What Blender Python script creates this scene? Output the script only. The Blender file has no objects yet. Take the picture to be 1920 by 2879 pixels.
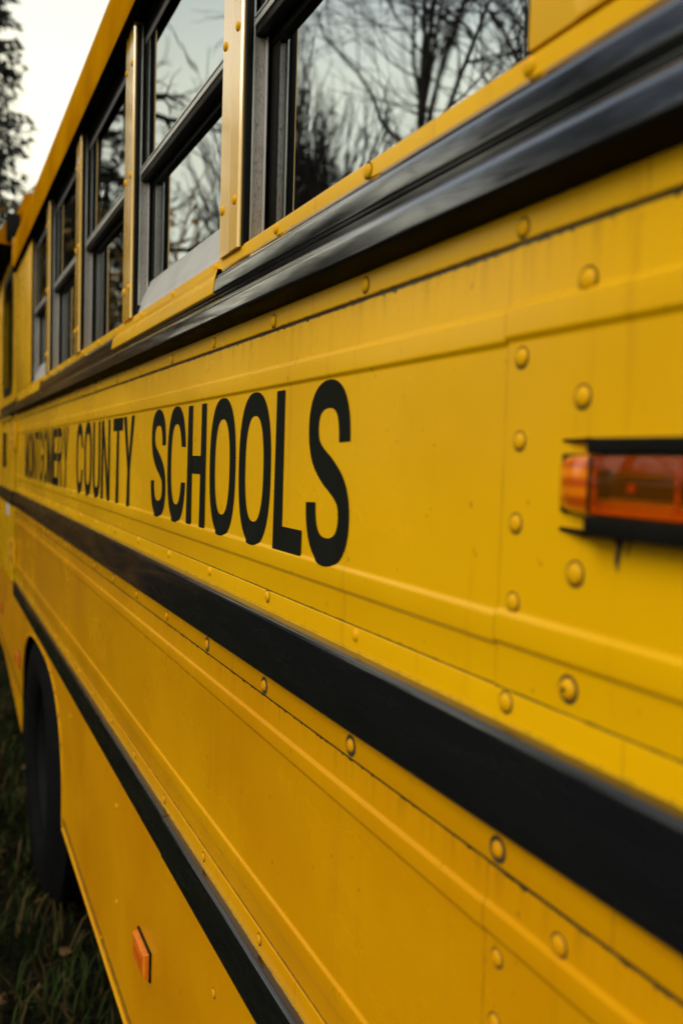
import bpy, bmesh, math, random
import numpy as np
from mathutils import Vector, Matrix

random.seed(7)
SC = bpy.context.scene
COL = SC.collection

# ------------------------------------------------------------------ camera
D = 0.3726            # distance from the camera to the side of the bus (metres, along X)
CAMZ = 1.70
cam_d = bpy.data.cameras.new('camera')
cam = bpy.data.objects.new('camera', cam_d)
COL.objects.link(cam)
SC.camera = cam
cam_d.sensor_fit = 'HORIZONTAL'
cam_d.sensor_width = 24.0
cam_d.lens = 2514.0 / 1920.0 * 24.0
cam_d.clip_start = 0.02
cam_d.clip_end = 2000.0
Rm = Matrix(((0.90859861, 0.00319785, 0.41765816),
             (-0.41663855, -0.06330742, 0.9068652),
             (0.02934088, -0.99798895, -0.05618868)))
right, down, fwd = Rm.col[0], Rm.col[1], Rm.col[2]
M = Matrix((right, -down, -fwd)).transposed().to_4x4()
M.translation = Vector((0, 0, CAMZ))
cam.matrix_world = M
cam_d.dof.use_dof = True
cam_d.dof.focus_distance = 1.18
cam_d.dof.aperture_fstop = 4.0
cam_d.dof.aperture_blades = 0

# ------------------------------------------------------------------ sky, sun, exposure
SUN_EL, SUN_AZ = math.radians(40), math.radians(-98)      # azimuth from +Y towards +X
world = bpy.data.worlds.new('World')
SC.world = world
world.use_nodes = True
wn, wl = world.node_tree.nodes, world.node_tree.links
wn.clear()
wout = wn.new('ShaderNodeOutputWorld')
wbg = wn.new('ShaderNodeBackground')
sky = wn.new('ShaderNodeTexSky')
sky.sky_type = 'NISHITA'
sky.sun_disc = False
sky.sun_elevation = SUN_EL
sky.sun_rotation = SUN_AZ
wtc = wn.new('ShaderNodeTexCoord')
wns = wn.new('ShaderNodeTexNoise')
wns.inputs['Scale'].default_value = 2.2
wns.inputs['Detail'].default_value = 5.0
wns.inputs['Roughness'].default_value = 0.55
wmp = wn.new('ShaderNodeMapping')
wmp.inputs['Scale'].default_value = (1, 1, 2.4)
wrp = wn.new('ShaderNodeValToRGB')
wrp.color_ramp.elements[0].position = 0.22
wrp.color_ramp.elements[0].color = (.86, .86, .86, 1)
wrp.color_ramp.elements[1].position = 0.5
wrp.color_ramp.elements[1].color = (1, 1, 1, 1)
wmx = wn.new('ShaderNodeMix')
wmx.data_type = 'RGBA'
wmx.inputs['B'].default_value = (6.5, 6.3, 4.9, 1)     # bright overcast cloud
wl.new(wtc.outputs['Generated'], wmp.inputs['Vector'])
wl.new(wmp.outputs['Vector'], wns.inputs['Vector'])
wl.new(wns.outputs['Fac'], wrp.inputs['Fac'])
wsp = wn.new('ShaderNodeSeparateXYZ')
wel = wn.new('ShaderNodeMapRange')                         # cloud thins out towards the zenith
for _i, _v in enumerate((0, .375, .54, 1.0, .28)):
    if _i: wel.inputs[_i].default_value = _v
wmu = wn.new('ShaderNodeMath'); wmu.operation = 'MULTIPLY'
wl.new(wtc.outputs['Generated'], wsp.inputs[0]); wl.new(wsp.outputs[2], wel.inputs[0])
wl.new(wrp.outputs['Color'], wmu.inputs[0]); wl.new(wel.outputs[0], wmu.inputs[1])
wl.new(wmu.outputs[0], wmx.inputs['Factor'])
wl.new(sky.outputs['Color'], wmx.inputs['A'])
wl.new(wmx.outputs['Result'], wbg.inputs['Color'])
wbg.inputs['Strength'].default_value = 0.1
wl.new(wbg.outputs['Background'], wout.inputs['Surface'])

sun_d = bpy.data.lights.new('sun', 'SUN')
sun_d.energy = 0.95
sun_d.angle = math.radians(40)
sun_d.color = (1.0, .93, .80)
sun = bpy.data.objects.new('sun', sun_d)
COL.objects.link(sun)
sdir = Vector((math.sin(SUN_AZ) * math.cos(SUN_EL), math.cos(SUN_AZ) * math.cos(SUN_EL), math.sin(SUN_EL)))
sun.rotation_euler = (-sdir).to_track_quat('-Z', 'Y').to_euler()

SC.view_settings.view_transform = 'Standard'
SC.view_settings.look = 'None'
SC.view_settings.gamma = 1.0
SC.view_settings.exposure = 1.02
SC.view_settings.use_curve_mapping = False
SC.render.engine = 'CYCLES'
SC.cycles.max_bounces = 8
SC.cycles.transparent_max_bounces = 12

# ------------------------------------------------------------------ node helpers
class NT:
    def __init__(s, name):
        s.m = bpy.data.materials.new(name)
        s.m.use_nodes = True
        s.n, s.l = s.m.node_tree.nodes, s.m.node_tree.links
        s.n.clear()
        s.out = s.n.new('ShaderNodeOutputMaterial')
        s.co = s.n.new('ShaderNodeTexCoord').outputs['Object']
        sp = s.n.new('ShaderNodeSeparateXYZ')
        s.l.new(s.co, sp.inputs[0])
        s.x, s.y, s.z = sp.outputs
    def put(s, sock, v):
        if isinstance(v, bpy.types.NodeSocket):
            s.l.new(v, sock)
        else:
            sock.default_value = v
    def math(s, op, a, b=0.0, c=0.0, clamp=False):
        n = s.n.new('ShaderNodeMath')
        n.operation = op
        n.use_clamp = clamp
        s.put(n.inputs[0], a); s.put(n.inputs[1], b)
        if op in ('SMOOTH_MIN', 'MULTIPLY_ADD', 'COMPARE'):
            s.put(n.inputs[2], c)
        return n.outputs[0]
    def remap(s, v, a, b, c=0.0, d=1.0, smooth=True):
        n = s.n.new('ShaderNodeMapRange')
        n.interpolation_type = 'SMOOTHSTEP' if smooth else 'LINEAR'
        for i, q in enumerate((v, a, b, c, d)):
            s.put(n.inputs[i], q)
        return n.outputs[0]
    def noise(s, scale=5.0, stretch=(1, 1, 1), detail=3.0, rough=0.5, off=(0, 0, 0)):
        mp = s.n.new('ShaderNodeMapping')
        mp.inputs['Scale'].default_value = stretch
        mp.inputs['Location'].default_value = off
        s.l.new(s.co, mp.inputs[0])
        n = s.n.new('ShaderNodeTexNoise')
        n.inputs['Scale'].default_value = scale
        n.inputs['Detail'].default_value = detail
        n.inputs['Roughness'].default_value = rough
        s.l.new(mp.outputs[0], n.inputs['Vector'])
        return n.outputs['Fac']
    def mix(s, f, a, b):
        n = s.n.new('ShaderNodeMix')
        n.data_type = 'RGBA'
        s.put(n.inputs['Factor'], f)
        for k, v in (('A', a), ('B', b)):
            s.put(n.inputs[k], v if isinstance(v, bpy.types.NodeSocket) else (*v, 1.0))
        return n.outputs['Result']
    def bump(s, h, strength=0.1, dist=0.01):
        n = s.n.new('ShaderNodeBump')
        n.inputs['Strength'].default_value = strength
        n.inputs['Distance'].default_value = dist
        s.l.new(h, n.inputs['Height'])
        return n.outputs[0]
    def bsdf(s, color, rough=0.4, metal=0.0, ior=1.5, normal=None, **kw):
        b = s.n.new('ShaderNodeBsdfPrincipled')
        s.put(b.inputs['Base Color'], color if isinstance(color, bpy.types.NodeSocket) else (*color, 1.0))
        s.put(b.inputs['Roughness'], rough)
        s.put(b.inputs['Metallic'], metal)
        b.inputs['IOR'].default_value = ior
        if normal is not None:
            s.l.new(normal, b.inputs['Normal'])
        for k, v in kw.items():
            s.put(b.inputs[k.replace('_', ' ')], v)
        s.l.new(b.outputs[0], s.out.inputs['Surface'])
        return b

YEL = (0.83, 0.43, 0.0008)
GRIME = (0.022, 0.024, 0.014)

def paint(name, lines=(), specks=True, drip=True, rough=0.24, seam_y=(), coat=0.0, coat_ior=1.5, spec=.5, shade_amt=0.0, tint=(1.0, .62, .02, 1), joints=False, shade_col=(.50, .135, .001)):
    """Weathered bus-yellow enamel. lines: (z, half width, ragged extra, opacity, colour) of grime in joints."""
    t = NT(name)
    big = t.noise(2.3, (1, 1, 1.6), 4, .55)
    fine = t.noise(90, (1, 1, 1), 2, .6)
    col = t.mix(t.remap(big, .3, .7), tuple(c * .93 for c in YEL), (YEL[0] * 1.02, YEL[1] * 1.06, YEL[2]))
    if shade_amt:        # orange-brown mix: paints shade into the lower body and the roof
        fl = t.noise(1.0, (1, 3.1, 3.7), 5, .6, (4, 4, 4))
        col = t.mix(t.remap(fl, .25, .75, shade_amt * .75, shade_amt * 1.2), col, shade_col)
    if drip:
        streak = t.noise(1.0, (1, 38, 2.2), 4, .6, (3, 1, 2))
        col = t.mix(t.remap(streak, .56, .82, 0, .28), col, (.42, .17, .01))
    if specks:
        sp = t.noise(1.0, (1, 210, 75), 1, .5, (0, 3, 9))
        col = t.mix(t.remap(sp, .775, .80, 0, .75), col, (.05, .035, .012))
    tot = None
    for i, (z0, w, rag, op, gc, *sl) in enumerate(lines):
        if sl: z0 = t.math('MULTIPLY_ADD', t.y, sl[0], z0)
        j1 = t.noise(1.0, (0, 23, 0), 5, .7, (0, 11 * i + 2.3, 0))
        j2 = t.noise(1.0, (0, 85, 60), 4, .7, (0, 7 * i + 1.1, 0))
        pres = t.remap(j1, .38, .58, .62 if op < 1 else .82, 1.0)
        wid = t.math('MULTIPLY_ADD', t.remap(j2, .48, .78), rag, w)
        wid = t.math('MULTIPLY', wid, pres)
        dz = t.math('SUBTRACT', z0, t.z)                       # positive below the joint
        up = t.math('MULTIPLY', dz, -1.6)
        dist = t.math('MAXIMUM', dz, up)
        m = t.remap(dist, t.math('MULTIPLY', wid, .55), wid, op, 0.0)
        col = t.mix(m, col, gc)
        # soft run-off below the joint
        run = t.noise(1.0, (1, 95, 5), 3, .6, (0, 5 * i, 1))
        rd = t.math('MULTIPLY', t.remap(dz, .016 + 8 * w, 0.0, 0, 1), t.math('GREATER_THAN', dz, 0))
        rr = t.math('MULTIPLY', rd, t.remap(run, .46, .75, 0, .32 * op))
        col = t.mix(rr, col, (.13, .075, .012))
    for y0, hw, op in seam_y:
        dy = t.math('ABSOLUTE', t.math('SUBTRACT', t.y, y0))
        nn = t.noise(1.0, (0, 0, 30), 3, .6)
        col = t.mix(t.math('MULTIPLY', t.remap(dy, hw * .4, hw, op, 0), t.remap(nn, .35, .6, .4, 1)), col, (.2, .09, .01))
    if joints:
        fr_ = t.math('FRACT', t.math('MULTIPLY_ADD', t.y, 1 / .2465, -.645 / .2465))
        jd = t.math('ABSOLUTE', t.math('SUBTRACT', fr_, .0))
        jn = t.noise(1.0, (0, 4.05, 25), 2, .5)
        col = t.mix(t.math('MULTIPLY', t.remap(jd, .002, .009, .7, 0), t.remap(jn, .35, .6, .15, 1)), col, (.30, .14, .012))
    bm = t.math('MULTIPLY_ADD', fine, .10, t.math('MULTIPLY_ADD', t.noise(3.2, (1, 1, 1), 2, .5), 3.5, t.noise(9, (1, 1, 1), 2, .5)))
    t.bsdf(col, t.remap(big, .2, .8, rough - .04, rough + .08), normal=t.bump(bm, .10, .004),
           Coat_Weight=coat, Coat_Roughness=.12, Coat_IOR=coat_ior, Specular_IOR_Level=spec, Specular_Tint=tint)
    return t.m

def rubber_black(name, rough=.22, dirt=.25, spray=None, spec=.5, coat=0.0):
    t = NT(name)
    n = t.noise(1.0, (30, 3, 30), 4, .6)
    s = t.noise(60, (1, .15, 1), 3, .6)
    col = t.mix(t.remap(n, .45, .75, 0, dirt), (.0055, .0062, .0075), (.028, .027, .024))
    if spray is not None:      # yellow overspray creeping from the body onto the top lip
        e = t.noise(1.0, (0, 330, 0), 4, .75)
        e2 = t.noise(1.0, (0, 45, 0), 3, .6)
        lim = t.math('ADD', t.math('MULTIPLY', e, .0045), t.math('MULTIPLY', e2, .003))
        dd = t.math('SUBTRACT', D - spray, t.x)                # how far out from the body
        m = t.remap(t.math('SUBTRACT', dd, lim), -.0012, .0012, 1, 0)
        col = t.mix(m, col, (.50, .33, .008))
    t.bsdf(col, t.remap(s, .3, .7, rough - .05, rough + .10), normal=t.bump(n, .05, .003), Specular_IOR_Level=spec, Coat_Weight=coat, Coat_Roughness=.06, Coat_IOR=1.72)
    return t.m

def simple(name, color, rough=.5, metal=0.0, var=.15, scale=12, bump=0.0, ior=1.5, **kw):
    t = NT(name)
    n = t.noise(scale, (1, 1, 1), 4, .6)
    col = t.mix(t.remap(n, .3, .7), tuple(c * (1 - var) for c in color), tuple(min(1, c * (1 + var)) for c in color))
    t.bsdf(col, rough, metal, ior, normal=t.bump(n, bump, .01) if bump else None, **kw)
    return t.m

M_panel_up = paint('panel_paint_upper', [(1.8549, .0034, .0060, 1.0, GRIME), (1.5423, .0016, .0030, .85, (.07, .08, .012))], seam_y=[(.533, .0012, .7)], coat=.16)
M_panel_lo = paint('panel_paint_lower', [(1.4122, .0026, .0046, 1.0, GRIME), (1.1207, .0024, .0040, .95, (.035, .038, .014))], seam_y=[(.533, .0016, .9)], shade_amt=.42, coat=.08)  # the lower side's shade is mixed into this yellow
M_strip = paint('strip_paint', [(1.8565, .0006, .0012, .8, GRIME), (1.5195, .0007, .0025, .6, (.15, .15, .01)), (1.0935, .0007, .0025, .7, (.10, .10, .01))], specks=False, joints=True)
M_strip_lo = paint('lower_strip_paint', [(1.0935, .0007, .0025, .7, (.10, .10, .01))], specks=False, joints=True, shade_amt=.38)  # lower strips carry the same painted-in shade as the panels
M_skirt = paint('skirt_paint', [(1.016, .0012, .003, .6, GRIME), (.4920, .0170, .0160, .80, (.05, .042, .014), .0307)], rough=.34, shade_amt=.52)  # skirt yellow darkened in colour to look more shaded
M_yel = paint('plain_paint', [], specks=False)
M_roof = paint('roof_paint', [], specks=False, rough=.6, coat=0, spec=0.0, shade_amt=.85, shade_col=(.34, .118, .001))  # browner colour stands in for the roof edge's dimmer light and reflections
M_post = paint('post_paint', [], specks=False, rough=.20, coat=1.0, coat_ior=2.5, tint=(1, 1, 1, 1))
M_rail_up = rubber_black('upper_rail_black', .10, .10, coat=1.0)
M_rail = rubber_black('rail_black', .20, .10, spray=.0, spec=.5, coat=.7)
M_under = rubber_black('rail_underside', .7, .1, spec=.1)
M_black = simple('black_trim', (.007, .0066, .005), .45, var=.3, Specular_IOR_Level=.10)
M_flat_black = simple('flat_black', (.007, .007, .006), .9, var=.2, Specular_IOR_Level=.05)
M_letter = simple('letter_vinyl', (.010, .011, .008), .6, var=.08, Specular_IOR_Level=.04)
M_dirt = simple('rivet_grime', (.035, .024, .006), .9, var=.3)
M_dark = simple('interior_lining', (.02, .02, .022), .8, var=.2)

def aluminium(name, col, rough, grit, metal=.55):
    t = NT(name)
    n = t.noise(1.0, (900, 900, 130), 3, .75)
    n2 = t.noise(7, (1, 1, 1), 3, .6)
    c = t.mix(t.remap(n2, .3, .75, 0, .5), col, tuple(k * .62 for k in col))
    c = t.mix(t.remap(n, .52, .62, 0, grit), c, (.025, .017, .010))
    t.bsdf(c, rough, t.remap(n, .5, .62, metal, .1))
    return t.m
M_alu = aluminium('aluminium', (.70, .69, .65), .38, .06)
M_alu_dirty = aluminium('dirty_aluminium', (.50, .45, .40), .5, .62, .15)
M_alu_dark = aluminium('shaded_aluminium', (.20, .19, .20), .45, .2)  # aluminium darkened so the top rail's shade is in its colour

def glass():
    t = NT('window_glass')
    fr = t.n.new('ShaderNodeFresnel'); fr.inputs['IOR'].default_value = 12.0
    bn = t.bump(t.noise(3.2, (1, 1, 1), 2, .4), .018, .05)
    t.l.new(bn, fr.inputs['Normal'])
    tr = t.n.new('ShaderNodeBsdfTransparent'); tr.inputs['Color'].default_value = (.40, .41, .46, 1)
    gl = t.n.new('ShaderNodeBsdfGlossy'); gl.inputs['Roughness'].default_value = .012
    gl.inputs['Color'].default_value = (.86, .94, 1.0, 1)
    t.l.new(bn, gl.inputs['Normal'])
    mx = t.n.new('ShaderNodeMixShader')
    t.l.new(fr.outputs[0], mx.inputs[0]); t.l.new(tr.outputs[0], mx.inputs[1]); t.l.new(gl.outputs[0], mx.inputs[2])
    t.l.new(mx.outputs[0], t.out.inputs['Surface'])
    return t.m
M_glass = glass()

# ------------------------------------------------------------------ object helpers
BUS_LOC = Vector((D + 1.16, 2.6, 0.0))
bus = bpy.data.objects.new('school_bus', None)
COL.objects.link(bus)
bus.location = BUS_LOC
bus.empty_display_size = .3
bus['label'] = 'yellow school bus with black rub rails, riveted panels and black lettering on its side'
bus['category'] = 'bus'

def mesh_obj(name, verts, faces, mats, parent=None, fm=None, smooth=None, level=1):
    me = bpy.data.meshes.new(name)
    me.from_pydata([tuple(v) for v in verts], [], [tuple(f) for f in faces])
    if not isinstance(mats, (list, tuple)):
        mats = [mats]
    for m in mats:
        me.materials.append(m)
    if fm is not None:
        me.polygons.foreach_set('material_index', fm)
    bm = bmesh.new(); bm.from_mesh(me)
    bmesh.ops.recalc_face_normals(bm, faces=bm.faces)
    bm.to_mesh(me); bm.free()
    if smooth is not None:
        me.shade_smooth()
        me.set_sharp_from_angle(angle=math.radians(smooth))
    me.update()
    o = bpy.data.objects.new(name, me)
    COL.objects.link(o)
    if parent is not None:
        o.parent = parent
        if parent is bus:
            o.location = -BUS_LOC
    return o

def place(o_mesh, name, loc, parent, rot=None, scale=None):
    """shared-mesh copy; loc in world coordinates, parent is the bus or a part whose frame is the world's"""
    o = bpy.data.objects.new(name, o_mesh)
    COL.objects.link(o)
    o.parent = parent
    o.location = Vector(loc) - (BUS_LOC if parent is bus else Vector((0, 0, 0)))
    if rot: o.rotation_euler = rot
    if scale: o.scale = scale
    return o

def fillet(pts, r, n=4):
    out = []
    for i, p in enumerate(pts):
        if i == 0 or i == len(pts) - 1:
            out.append(p); continue
        a, b, c = Vector(pts[i - 1]), Vector(p), Vector(pts[i + 1])
        u, v = a - b, c - b
        k = min(r, u.length * .45, v.length * .45)
        p0, p1 = b + u.normalized() * k, b + v.normalized() * k
        for j in range(n + 1):
            s = j / n
            q = p0 * (1 - s) ** 2 + b * 2 * s * (1 - s) + p1 * s ** 2
            out.append((q.x, q.y))
    return out

def extrude(name, prof, y0, y1, mats, parent, back=-.006, fm_of=None, smooth=38, nseg=1, close=True):
    """prof: list of (outward p, z) from top to bottom, swept from y0 to y1 and closed behind"""
    loop = list(prof)
    if close:
        loop = loop + [(back, prof[-1][1]), (back, prof[0][1])]
    n = len(loop)
    V, F, fm = [], [], []
    for s in range(nseg + 1):
        y = y0 + (y1 - y0) * s / nseg
        V += [(D - p, y, z) for p, z in loop]
    rng = range(n) if close else range(n - 1)
    for s in range(nseg):
        for i in rng:
            j = (i + 1) % n
            F.append((s * n + i, s * n + j, (s + 1) * n + j, (s + 1) * n + i))
            fm.append(fm_of(i) if fm_of else 0)
    if close:
        F.append(tuple(range(n))); F.append(tuple(range(nseg * n, nseg * n + n)))
        fm += [0, 0]
    return mesh_obj(name, V, F, mats, parent, fm, smooth)

def box_vf(x0, x1, y0, y1, z0, z1):
    V = [(x0, y0, z0), (x1, y0, z0), (x1, y1, z0), (x0, y1, z0), (x0, y0, z1), (x1, y0, z1), (x1, y1, z1), (x0, y1, z1)]
    F = [(0, 1, 2, 3), (4, 5, 6, 7), (0, 1, 5, 4), (1, 2, 6, 5), (2, 3, 7, 6), (3, 0, 4, 7)]
    return V, F

def boxes(name, lst, mats, parent, bev=0.0, fmats=None):
    V, F, fm = [], [], []
    for k, b in enumerate(lst):
        v, f = box_vf(*b)
        F += [tuple(i + len(V) for i in q) for q in f]
        V += v
        fm += [fmats[k] if fmats else 0] * 6
    o = mesh_obj(name, V, F, mats, parent, fm)
    if bev:
        bm = bmesh.new(); bm.from_mesh(o.data)
        bmesh.ops.bevel(bm, geom=list(bm.edges), offset=bev, segments=2, affect='EDGES', profile=.6)
        bm.to_mesh(o.data); bm.free()
        o.data.shade_smooth(); o.data.set_sharp_from_angle(angle=math.radians(40))
    return o

# ------------------------------------------------------------------ rivets
def rivet_mesh(name, dirty, socket=False, ring=.0083, low=False):
    prof = [(0.0, .0033), (.0025, .0031), (.0045, .0026), (.0058, .0018), (.0066, .0008), (.0069, 0.0)]
    if socket:
        prof = [(0.0, .0005), (.0017, .0005), (.0021, .0042), (.0042, .0036), (.0062, .0022), (.0071, 0.0)]
    n = 14
    V = [(-prof[0][1], 0, 0)]
    F, fm = [], []
    rings = prof[1:]
    if dirty:
        rings = rings + [(.0071, .0006), (ring if not socket else .0094, .0004)]
    for r, h in rings:
        for i in range(n):
            a = 2 * math.pi * i / n
            V.append((-h, r * math.cos(a), r * math.sin(a)))
    for i in range(n):
        F.append((0, 1 + i, 1 + (i + 1) % n)); fm.append(1 if socket else 0)
    for k in range(len(rings) - 1):
        for i in range(n):
            a, b = 1 + k * n + i, 1 + k * n + (i + 1) % n
            F.append((a, b, b + n, a + n))
            fm.append(1 if (dirty and k >= len(prof) - 2) or (socket and k == 0) else 0)
    o = mesh_obj(name, V, F, [M_yel_lo if low else M_yel_r, M_dirt], None, fm, 50)
    me = o.data
    bpy.data.objects.remove(o)
    return me
M_yel_lo = simple('lower_rivet_paint', (YEL[0] * .80, YEL[1] * .70, YEL[2]), .45, var=.06, Specular_IOR_Level=.12)  # rivet yellow darkened to go with the shade painted on the lower panels
M_yel_r = simple('rivet_paint', (YEL[0] * .90, YEL[1] * .88, YEL[2]), .45, var=.05, Specular_IOR_Level=.12)
RV_CLEAN = rivet_mesh('rivet_clean', False)
RV_DIRTY = rivet_mesh('rivet_dirty', True)
RV_GRIMY = rivet_mesh('rivet_grimy', True, ring=.0108)
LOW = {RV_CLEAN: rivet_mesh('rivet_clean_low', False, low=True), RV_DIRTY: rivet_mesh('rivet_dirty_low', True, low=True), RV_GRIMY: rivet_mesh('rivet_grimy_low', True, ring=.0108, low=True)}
RV_SOCKET = rivet_mesh('rivet_socket', True, True)

def rivet(parent, y, z, p=0.0, dirty=None, me=None, s=1.0):
    if me is None:
        d = random.random() < .35 if dirty is None else dirty
        me = RV_DIRTY if d else RV_CLEAN
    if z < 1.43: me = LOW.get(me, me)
    k = s * random.uniform(.93, 1.05)
    return place(me, 'rivet', (D - p + .0001, y + random.uniform(-.001, .001), z + random.uniform(-.0012, .0012)), parent,
                 rot=(random.uniform(0, 6.28), 0, 0), scale=(k, k, k))

# ------------------------------------------------------------------ body panels
UP = [(0, 1.862), (0, 1.8113), (.0030, 1.8086), (.0030, 1.7885), (0, 1.7853),
      (0, 1.5960), (.0030, 1.5932), (.0030, 1.5738), (0, 1.5706), (0, 1.532)]
LO = [(0, 1.428), (0, 1.3812), (.0030, 1.3785), (.0030, 1.3605), (0, 1.3572),
      (0, 1.1770), (.0030, 1.1742), (.0030, 1.1505), (0, 1.1473), (0, 1.108)]
def prof_p(z):
    for (p0, z0), (p1, z1) in zip(UP, UP[1:]):
        if z1 <= z <= z0:
            return p0 + (p1 - p0) * (z0 - z) / (z0 - z1)
    return 0.0
def lap(pr, e):                        # overlapping sheet: a little proud, beads a little higher
    return [(p + e, z) for p, z in pr]
SEAM0, SEAM1, YN, YF = .533, 2.705, -1.15, 4.512
pan = {}
for nm, pr, mat in (('u', UP, M_panel_up), ('l', LO, M_panel_lo)):
    f = fillet(pr, .0022, 4)
    sh = [(p, z + (.0025 if 1.15 < z < 1.82 and 0 else 0)) for p, z in pr]
    pan[nm, 1] = extrude('side_panel', f, SEAM0 + .0004, SEAM1 - .0004, mat, bus)
    pan[nm, 0] = extrude('side_panel', lap(fillet([(p, z + .0022) if 0 < i < len(pr) - 1 else (p, z) for i, (p, z) in enumerate(pr)], .0024, 4), .0011), YN, SEAM0, mat, bus)
    pan[nm, 2] = extrude('side_panel', lap(f, .0009), SEAM1, YF, mat, bus)

# ------------------------------------------------------------------ strips (rail flanges)
st_sill = extrude('sill_strip', fillet([(-.034, 1.9835), (-.004, 1.9818), (.0028, 1.9805), (.0028, 1.955)], .0022, 3), YN, YF, M_strip, bus, back=-.038)
st_up = extrude('rail_flange', fillet([(.0005, 1.885), (.0026, 1.8845), (.0026, 1.8557), (.0006, 1.8554)], .0006, 2), YN, YF, M_strip, bus, back=.0002)
st_r1t = extrude('rail_flange', fillet([(.0003, 1.5412), (.0018, 1.5408), (.0018, 1.500)], .0008, 2), YN, YF, M_strip, bus, back=.00005)
st_r1b = extrude('rail_flange', fillet([(.0030, 1.452), (.0032, 1.4145), (.0008, 1.4141)], .0006, 2), YN, YF, M_strip_lo, bus, back=.0003)
st_r2t = extrude('rail_flange', fillet([(.0003, 1.1192), (.0020, 1.1188), (.0020, 1.070)], .0008, 2), YN, YF, M_strip_lo, bus, back=.00005)

k0 = .518
for k in range(-3, 17):
    y = k0 + .2465 * k
    if y > 4.45: break
    rivet(st_sill, y, 1.9722, .0028, dirty=(k in (1,)) or random.random() < .2)
    rivet(st_up, y, 1.8652, .0026, me=random.choice((RV_DIRTY, RV_DIRTY, RV_CLEAN)))
    rivet(st_r1t, y, 1.5338, .0018, dirty=random.random() < .25)
    rivet(st_r1b, y, 1.4262, .0032, me=random.choice((RV_GRIMY, RV_GRIMY, RV_DIRTY)))
    rivet(st_r2t, y, 1.1068, .0020, dirty=random.random() < .5)
for z in (1.7744, 1.7175, 1.6615, 1.6055):
    rivet(pan['u', 0], .5152, z, .0011, dirty=True, s=.97)
for z in (1.3454, 1.2980, 1.245, 1.195):
    rivet(pan['l', 0], .5157, z, .0011, dirty=True, s=.97)
for z in (1.8185, 1.7454, 1.6341):
    rivet(pan['u', 0], .4495, z, .0011 + (.0004 if z > 1.8 else 0), dirty=True, s=1.08)
rivet(pan['u', 0], .4505, 1.5596, .0011, me=RV_SOCKET, s=1.05)
rivet(pan['l', 0], .449, 1.3909, .0012, dirty=True, s=1.05)
for z in (1.345, 1.29, 1.235):
    rivet(pan['l', 0], .36, z, .0011, dirty=True)
for i in range(7):
    rivet(pan['u', 2], 2.735, 1.62 + i * .026, .0009, dirty=True, s=.6)
    rivet(pan['l', 2], 2.735, 1.165 + i * .032, .0009, dirty=True, s=.65)

# ------------------------------------------------------------------ rub rails
RU = [(.0034, 1.9640), (.0088, 1.9560), (.0118, 1.9505), (.0148, 1.9300), (.0085, 1.9282), (.0080, 1.9245),
      (.0215, 1.9130), (.0255, 1.9060), (.0288, 1.8870), (.0270, 1.8842), (.0040, 1.8775)]
RUf = fillet(RU, .0030, 5)
RU_LIP = fillet([(.0031, 1.9648), (.0098, 1.9562), (.0128, 1.9500), (.0156, 1.9292), (.0088, 1.9285)], .0032, 4)
rails = []
for y0, y1 in ((YN, 1.235), (1.2365, 2.005), (2.0065, 3.46), (3.4615, 4.50)):
    rails.append(extrude('rub_rail', RUf, y0, y1, [M_rail_up, M_under], bus, back=.0030, fm_of=lambda i: 1 if RUf[min(i, len(RUf) - 1)][1] < 1.8860 else 0))
for y0, y1 in ((1.228, 2.0), (3.45, 4.35)):
    lip = extrude('rail_cover', RU_LIP, y0, y1, M_strip, bus, back=.0085)
    lip['label'] = 'yellow painted lip over the top of the black rail'
R1 = fillet([(.0020, 1.5182), (.0172, 1.5172), (.0175, 1.4780), (.0165, 1.4450), (.0034, 1.4432)], .0080, 6)
R2 = fillet([(.0022, 1.0927), (.0172, 1.0917), (.0175, 1.0550), (.0165, 1.0205), (.0022, 1.0190)], .0080, 6)
extrude('rub_rail', R1, YN, 4.50, M_rail, bus, back=.0019)
extrude('rub_rail', R2, YN, 1.462, M_rail, bus, back=.0021)
extrude('rub_rail', [(p * .94, z + .0006) for p, z in R2], 1.4635, 4.48, M_rail, bus, back=.0021)

# ------------------------------------------------------------------ skirt with the wheel arch
def skirt_bottom(y): return .557 - .0307 * (2.77 - y) if y < 2.77 else .557
AC, AW, AH = 3.46, .672, .425        # arch centre, half width, height above .55
arch = []
for i in range(41):
    a = math.pi * i / 40
    c, s = math.cos(a), math.sin(a)
    arch.append((AC - AW * math.copysign(abs(c) ** .72, c), .556 + AH * abs(s) ** .72))
arch_far_bottom = .45
near_poly = [(YN, 1.032), (YN, skirt_bottom(YN))] + [(y, skirt_bottom(y)) for y in (0, 1.0, 2.0)] + arch + [(AC + AW + .02, arch_far_bottom), (5.2, .60), (6.6, .60), (6.6, 1.032)]
def poly_prism(name, poly, p0, p1, mat, parent, smooth=None):
    bm = bmesh.new()
    va = [bm.verts.new((D - p1, y, z)) for y, z in poly]
    f = bm.faces.new(va)
    r = bmesh.ops.extrude_face_region(bm, geom=[f])
    vs = [g for g in r['geom'] if isinstance(g, bmesh.types.BMVert)]
    bmesh.ops.translate(bm, verts=vs, vec=(p1 - p0, 0, 0))
    bm.normal_update()
    bmesh.ops.triangulate(bm, faces=[q for q in bm.faces if len(q.verts) > 4])
    bmesh.ops.recalc_face_normals(bm, faces=bm.faces)
    me = bpy.data.meshes.new(name)
    bm.to_mesh(me); bm.free()
    me.materials.append(mat)
    o = bpy.data.objects.new(name, me)
    COL.objects.link(o)
    if parent is not None:
        o.parent = parent
        if parent is bus: o.location = -BUS_LOC
    return o
skirt = poly_prism('skirt_panel', near_poly, -.004, 0.0, M_skirt, bus)

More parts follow.
